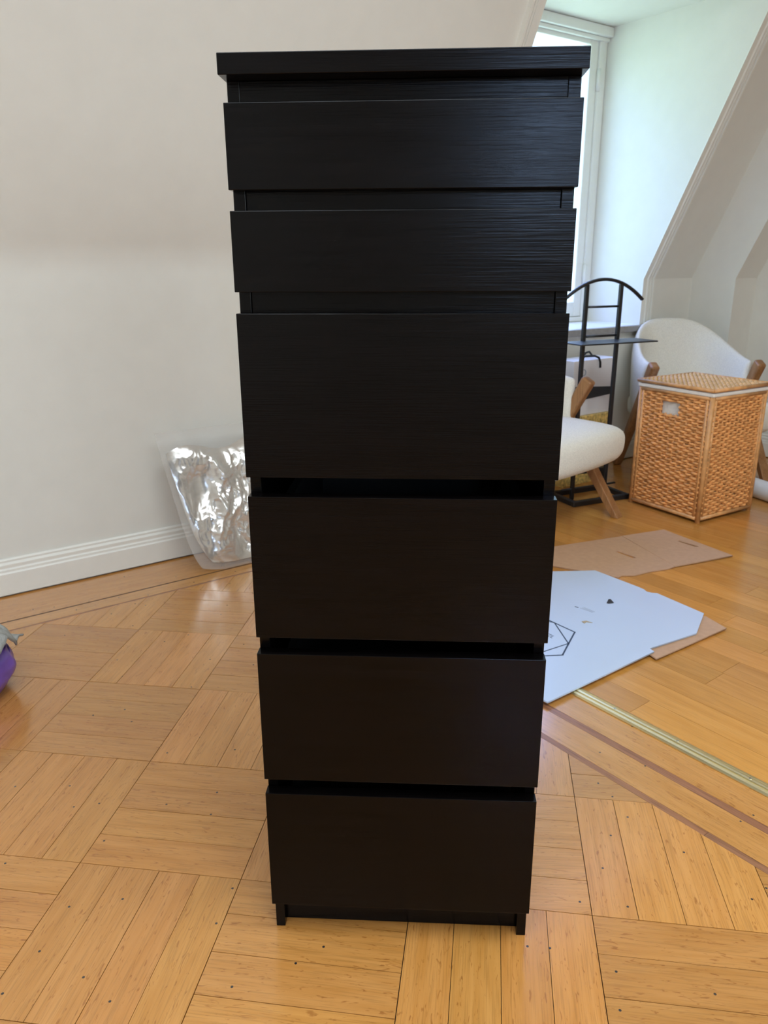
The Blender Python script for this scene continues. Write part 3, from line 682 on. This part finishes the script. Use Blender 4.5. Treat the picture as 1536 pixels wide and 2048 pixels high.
# brown one
bc = empty('flattened_brown_carton', (0.8, 1.72, 0)); tag(bc, 'flattened brown cardboard with two hand slots lying beside the armchair leg', 'carton')
def slot(a, c, w_=0.015):
    a, c = Vector((*a, 0)), Vector((*c, 0)); d = (c-a).normalized(); n_ = Vector((-d.y, d.x, 0))*w_/2
    return [((p.x-0.8), (p.y-1.72)) for p in (a-n_, c-n_, c+n_*0.6+d*0.008, c+n_, a+n_)]
pA = [(0.455, 1.60), (0.687, 1.494), (0.70, 1.51), (0.745, 1.515), (0.80, 1.548), (0.873, 1.577), (0.905, 1.60), (0.796, 1.908), (0.60, 1.820), (0.518, 1.783)]
pB = [(0.905, 1.60), (0.965, 1.628), (1.143, 1.713), (0.978, 1.990), (0.796, 1.908)]
q8 = lambda L: [(x-0.8, y-1.72) for x, y in L]
oa = curve_solid('panel', [q8(pA), slot((0.738, 1.742), (0.783, 1.680))], 0.004, 'carton', bc); oa.location.z = 0.001
ob = curve_solid('panel', [q8(pB), slot((0.996, 1.862), (1.043, 1.802))], 0.004, 'carton', bc); ob.location.z = 0.0022

# ------------------------------------------------------------------ brass threshold strip
st0 = V*(-0.53)+VN*0.8092; 
tb_ = empty('threshold_strip', (0.418, 0.745, 0)); 
a0 = VN*0.790+V*(V.dot(Vector((0.411, 0.734, 0)))-0.02); 
tag(tb_, 'ridged brass threshold strip between the parquet and the long boards', 'threshold')
prof_b = [(0, 0), (0, 0.002), (0.003, 0.0062), (0.009, 0.0074), (0.0105, 0.0048), (0.0125, 0.0048), (0.014, 0.0082), (0.019, 0.0088), (0.024, 0.0082), (0.0255, 0.0048), (0.0275, 0.0048), (0.029, 0.0074), (0.035, 0.0056), (0.038, 0.0015), (0.038, 0)]
b = MB(); end = a0+V*2.3
b.sweep(prof_b, [a0-tb_.location, end-tb_.location], VN, (0, 0, 1)); b.build('strip', 'brass', tb_)
for k in range(12):
    p = a0+V*(0.115+0.165*k)+VN*0.019-tb_.location
    b = MB(); b.tube([p+Vector((0, 0, 0.0080)), p+Vector((0, 0, 0.0096))], 0.0030, 10); b.build('screw', 'screw', tb_)

# ------------------------------------------------------------------ silver bag in bubble film against the wall
fb = empty('foil_bag', wp(0.45, -0.12, 0), WA); tag(fb, 'crinkled silver film in a clear bubble-wrap bag leaning against the baseboard', 'bag')
def lean(u, w_, puff, ridge, seed, amp):
    """u across 0..1, w_ up 0..1 -> local wall-frame point on the leaning pillow"""
    return None
def pillow(name, left, right, top, bot, puff, mat, amp, freq, nx, ny, off=0.0, both=True):
    v = []; f = []
    sides = (1, -1) if both else (1,)
    for sd in sides:
        for i in range(nx+1):
            for j in range(ny+1):
                u, w_ = i/nx, j/ny
                x = left(w_)+(right(w_)-left(w_))*u
                z = bot(u)+(top(u)-bot(u))*w_
                e = (1-abs(2*u-1)**4)*(1-abs(2*w_-1)**4)
                base = -0.095+0.150*min(1, z/0.46)+off            # leaning plane (t, relative to the root)
                n1 = noise.ridged_multi_fractal(Vector((x*freq, z*freq*0.7, 3.1*sd)), 0.9, 2.1, 4, 1.0, 2.0)-1.0 if amp else 0
                n2 = noise.noise(Vector((x*9, z*9, 7+sd)))
                t = base-sd*(puff*e+amp*n1*e+0.012*n2*e*(1 if amp else 0.4))
                v.append((x, t, max(0.001, z)))
    A = lambda s_, i, j: s_*(nx+1)*(ny+1)+i*(ny+1)+j
    for s_ in range(len(sides)):
        for i in range(nx):
            for j in range(ny): f.append([A(s_, i, j), A(s_, i+1, j), A(s_, i+1, j+1), A(s_, i, j+1)])
    return mesh_obj(name, v, f, mat, fb, True)
pillow('silver_film', lambda w_: -0.122-0.05*w_+0.04*(1-w_)**6, lambda w_: 0.22, lambda u: 0.405+0.015*math.sin(9*u)+0.02*u, lambda u: 0.02+0.05*max(0, 0.28-u)**1.2, 0.016, 'foil', 0.030, 6.2, 150, 150)
pillow('bubble_bag', lambda w_: -0.150-0.048*w_+0.026*(1-w_)**9, lambda w_: 0.27, lambda u: 0.475, lambda u: 0.002+0.20*max(0, 0.22-u)**1.6, 0.040, 'bubble', 0.0, 5, 40, 50)

# ------------------------------------------------------------------ purple bag with a grey cloth
pc = Vector((-1.138, 0.672, 0))
pu = empty('purple_bag', pc); tag(pu, 'stuffed purple plastic bag on the parquet at the left edge', 'bag')
def blob(name, c, rx, ry, rz_, mat, parent, amp, freq, zmin=0.0, nu=64, nv=36):
    v = []; f = []
    for j in range(nv+1):
        ph = math.pi*j/nv-math.pi/2
        for i in range(nu):
            th = 2*math.pi*i/nu; d = Vector((math.cos(ph)*math.cos(th), math.cos(ph)*math.sin(th), math.sin(ph)))
            k = 1+amp*(noise.ridged_multi_fractal(d*freq+Vector((c[0], 5, c[1]))*3, 0.9, 2.0, 3, 1.0, 2.0)-1.2)
            p = Vector((c[0]+rx*d.x*k, c[1]+ry*d.y*k, c[2]+rz_*d.z*k)); p.z = max(p.z, zmin); v.append(p)
    for j in range(nv):
        for i in range(nu): i2 = (i+1) % nu; f.append([j*nu+i, j*nu+i2, (j+1)*nu+i2, (j+1)*nu+i])
    return mesh_obj(name, v, f, mat, parent, True)
blob('bag_skin', (0, 0, 0.070), 0.165, 0.14, 0.096, 'purple', pu, 0.055, 1.6, 0.001)
b = MB()
for k in range(3): b.tube([Vector((0.172*math.cos(a_)*(0.90-0.05*k), 0.146*math.sin(a_)*(0.90-0.05*k), 0.085+0.012*k+0.012*math.sin(2*a_+k))) for a_ in [-1.6+i*0.12 for i in range(22)]], 0.003, 6)
b.build('fold_ridge', 'purple', pu, smooth=True)
# cloth
cl_v = []; cl_f = []; nx, ny = 60, 40
for i in range(nx+1):
    for j in range(ny+1):
        u, w_ = i/nx, j/ny; x = -0.16+0.31*u; y = -0.055+0.175*w_
        r2 = (x/0.165)**2+(y/0.14)**2
        z = 0.088+0.088*math.sqrt(max(0.0, 1-min(r2, 1.0)))
        z += 0.012+0.016*(noise.ridged_multi_fractal(Vector((x*8+y*5, y*14, 2)), 0.9, 2, 3, 1, 2)-0.8)
        x += 0.02*noise.noise(Vector((x*9, y*9, 4))); y += 0.02*noise.noise(Vector((x*9, y*9, 9)))
        cl_v.append((x, y, z))
for i in range(nx):
    for j in range(ny): k = i*(ny+1)+j; cl_f.append([k, k+ny+1, k+ny+2, k+1])
ck = mesh_obj('grey_cloth', cl_v, cl_f, 'cloth', None, True); ck.location = pc; sd = ck.modifiers.new('solid', 'SOLIDIFY'); sd.thickness = 0.004; sd.offset = 1
tag(ck, 'crumpled grey cloth lying on the purple bag', 'cloth')
